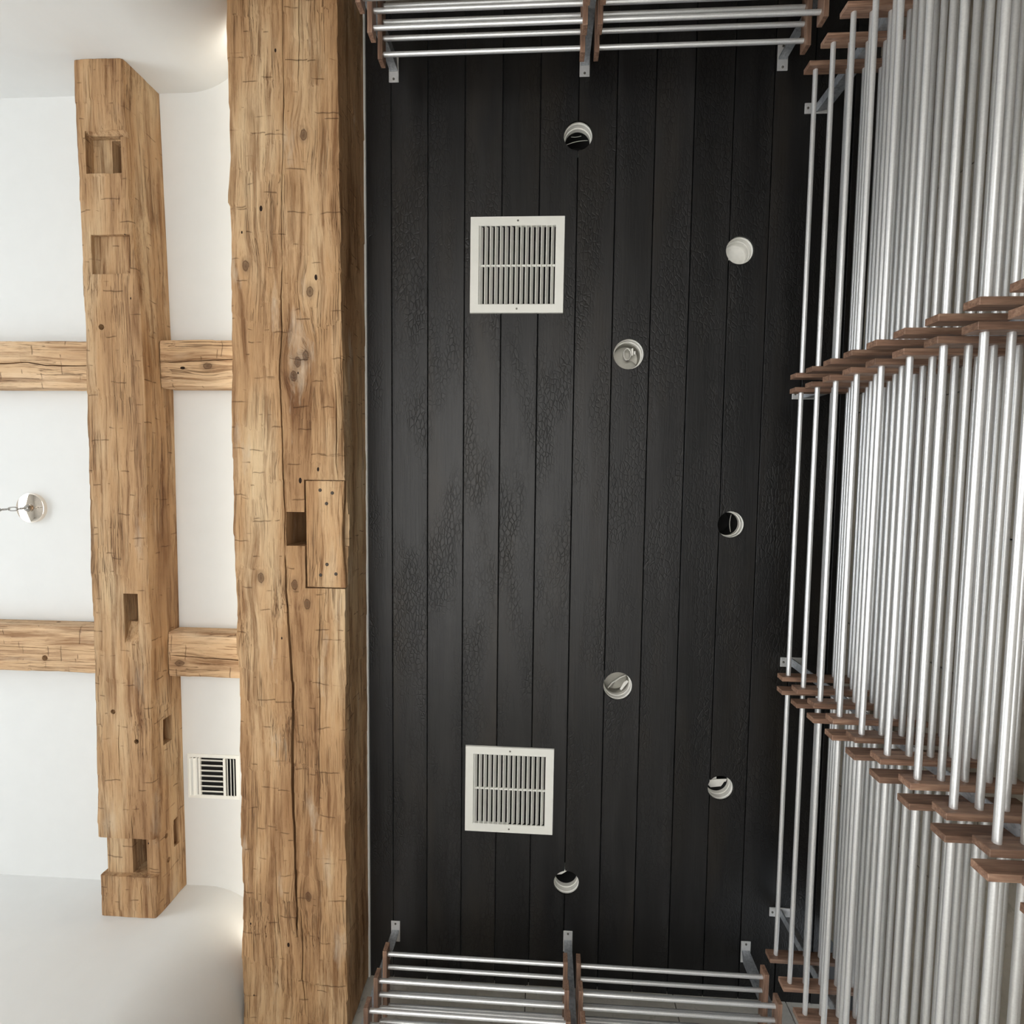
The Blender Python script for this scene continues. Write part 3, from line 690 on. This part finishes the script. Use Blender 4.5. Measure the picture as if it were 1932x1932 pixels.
# ------------------------------------------------------------------ square ceiling diffuser on the white ceiling
g = thing('ceiling_diffuser', 'square white four-way diffuser on the white ceiling between the two beams', 'vent', (-1.737, 1.617, ZC), (0, 0, 0.0))
bm = bmesh.new()
X0, X1, Y0, Y1 = -0.143, 0.143, -0.122, 0.122
def rect_frame(bm, x0, x1, y0, y1, wd, z0, z1):
    box(bm, x0, x1, y0, y0+wd, z0, z1); box(bm, x0, x1, y1-wd, y1, z0, z1); box(bm, x0, x0+wd, y0+wd, y1-wd, z0, z1); box(bm, x1-wd, x1, y0+wd, y1-wd, z0, z1)
rect_frame(bm, X0, X1, Y0, Y1, 0.019, -0.004, 0.0); obj('frame', mesh_of(bm, 'frame', GRILLE), g)
bm = bmesh.new(); box(bm, X0+0.019, X1-0.019, Y0+0.019, Y1-0.019, -0.0012, -0.0002); obj('throat_shade', mesh_of(bm, 'throat_shade', DARK), g)  # flat near-black sheet standing in for shade behind the louvres
def blade(x0, x1, y0, y1, tilt, axis):
    bm = bmesh.new(); wd = (x1-x0) if axis == 'Y' else (y1-y0); ln = (y1-y0) if axis == 'Y' else (x1-x0)
    if axis == 'Y': box(bm, -wd/2, wd/2, -ln/2, ln/2, -0.001, 0.001)
    else: box(bm, -ln/2, ln/2, -wd/2, wd/2, -0.001, 0.001)
    o = obj('louvre', mesh_of(bm, 'louvre', GRILLE), g, loc=((x0+x1)/2, (y0+y1)/2, -0.010), rot=(0, tilt, 0) if axis == 'Y' else (tilt, 0, 0)); return o
for x in (-0.118, -0.096): blade(x-0.011, x+0.011, -0.103, 0.103, math.radians(-40), 'Y')
for x in (0.081, 0.099, 0.116): blade(x-0.008, x+0.008, -0.103, 0.103, math.radians(48), 'Y')
for i in range(7): blade(-0.066, 0.056, -0.092+i*0.0285-0.008, -0.092+i*0.0285+0.008, math.radians(38), 'X')
for x in (-0.073, 0.064):
    bm = bmesh.new(); box(bm, x-0.006, x+0.006, -0.103, 0.103, -0.012, -0.001); obj('divider', mesh_of(bm, 'divider', GRILLE), g)

# ------------------------------------------------------------------ pendant canopy and chain
cx, cy = -2.690, 0.188
t = thing('pendant_canopy', 'round polished metal ceiling canopy with a hanging chain, left edge under the white ceiling', 'light', (cx, cy, ZC))
bm = bmesh.new(); lathe(bm, [(0.077, 0.0), (0.077, -0.020), (0.073, -0.0225), (0.018, -0.024), (0.017, -0.028), (0.0, -0.030)], 48)
obj('canopy', mesh_of(bm, 'canopy', CHROME, True, 35), t)
bm = bmesh.new(); lathe(bm, [(0.0, -0.028), (0.018, -0.028), (0.020, -0.032), (0.016, -0.040), (0.008, -0.046), (0.0, -0.046)], 24); obj('hub', mesh_of(bm, 'hub', LINK, True, 35), t)
def link_mesh():
    bm = bmesh.new(); pts = []
    for k in range(20):
        a_ = 2*math.pi*k/20; pts.append((0.0095*math.cos(a_), 0, 0.018*math.copysign(abs(math.sin(a_))**0.7, math.sin(a_)) + 0.008*math.sin(a_)))
    tube(bm, pts, 0.0026, 8, True); return mesh_of(bm, 'chain_link', LINK, True)
lm = link_mesh()
for k in range(16):
    obj('chain_link', lm, t, loc=(0, 0, -0.066 - k*0.044), rot=(0, 0, math.radians(70 if k % 2 else -20)))
bm = bmesh.new(); lathe(bm, [(0.0, 0.03), (0.012, 0.028), (0.024, 0.01), (0.026, -0.05), (0.022, -0.055), (0.0, -0.055)], 24); obj('socket', mesh_of(bm, 'socket', LINK, True, 35), t, loc=(0, 0, -0.066 - 16*0.044))

# warm strip lamp lying in the gap on top of the main beam's white side
lamp('cove_strip', 'AREA', (-1.43, 0.25, ZC-0.14), (0, math.radians(90+20), 0), 3.6, (1.0, 0.94, 0.80), shape='RECTANGLE', size=0.02, size_y=5.1)
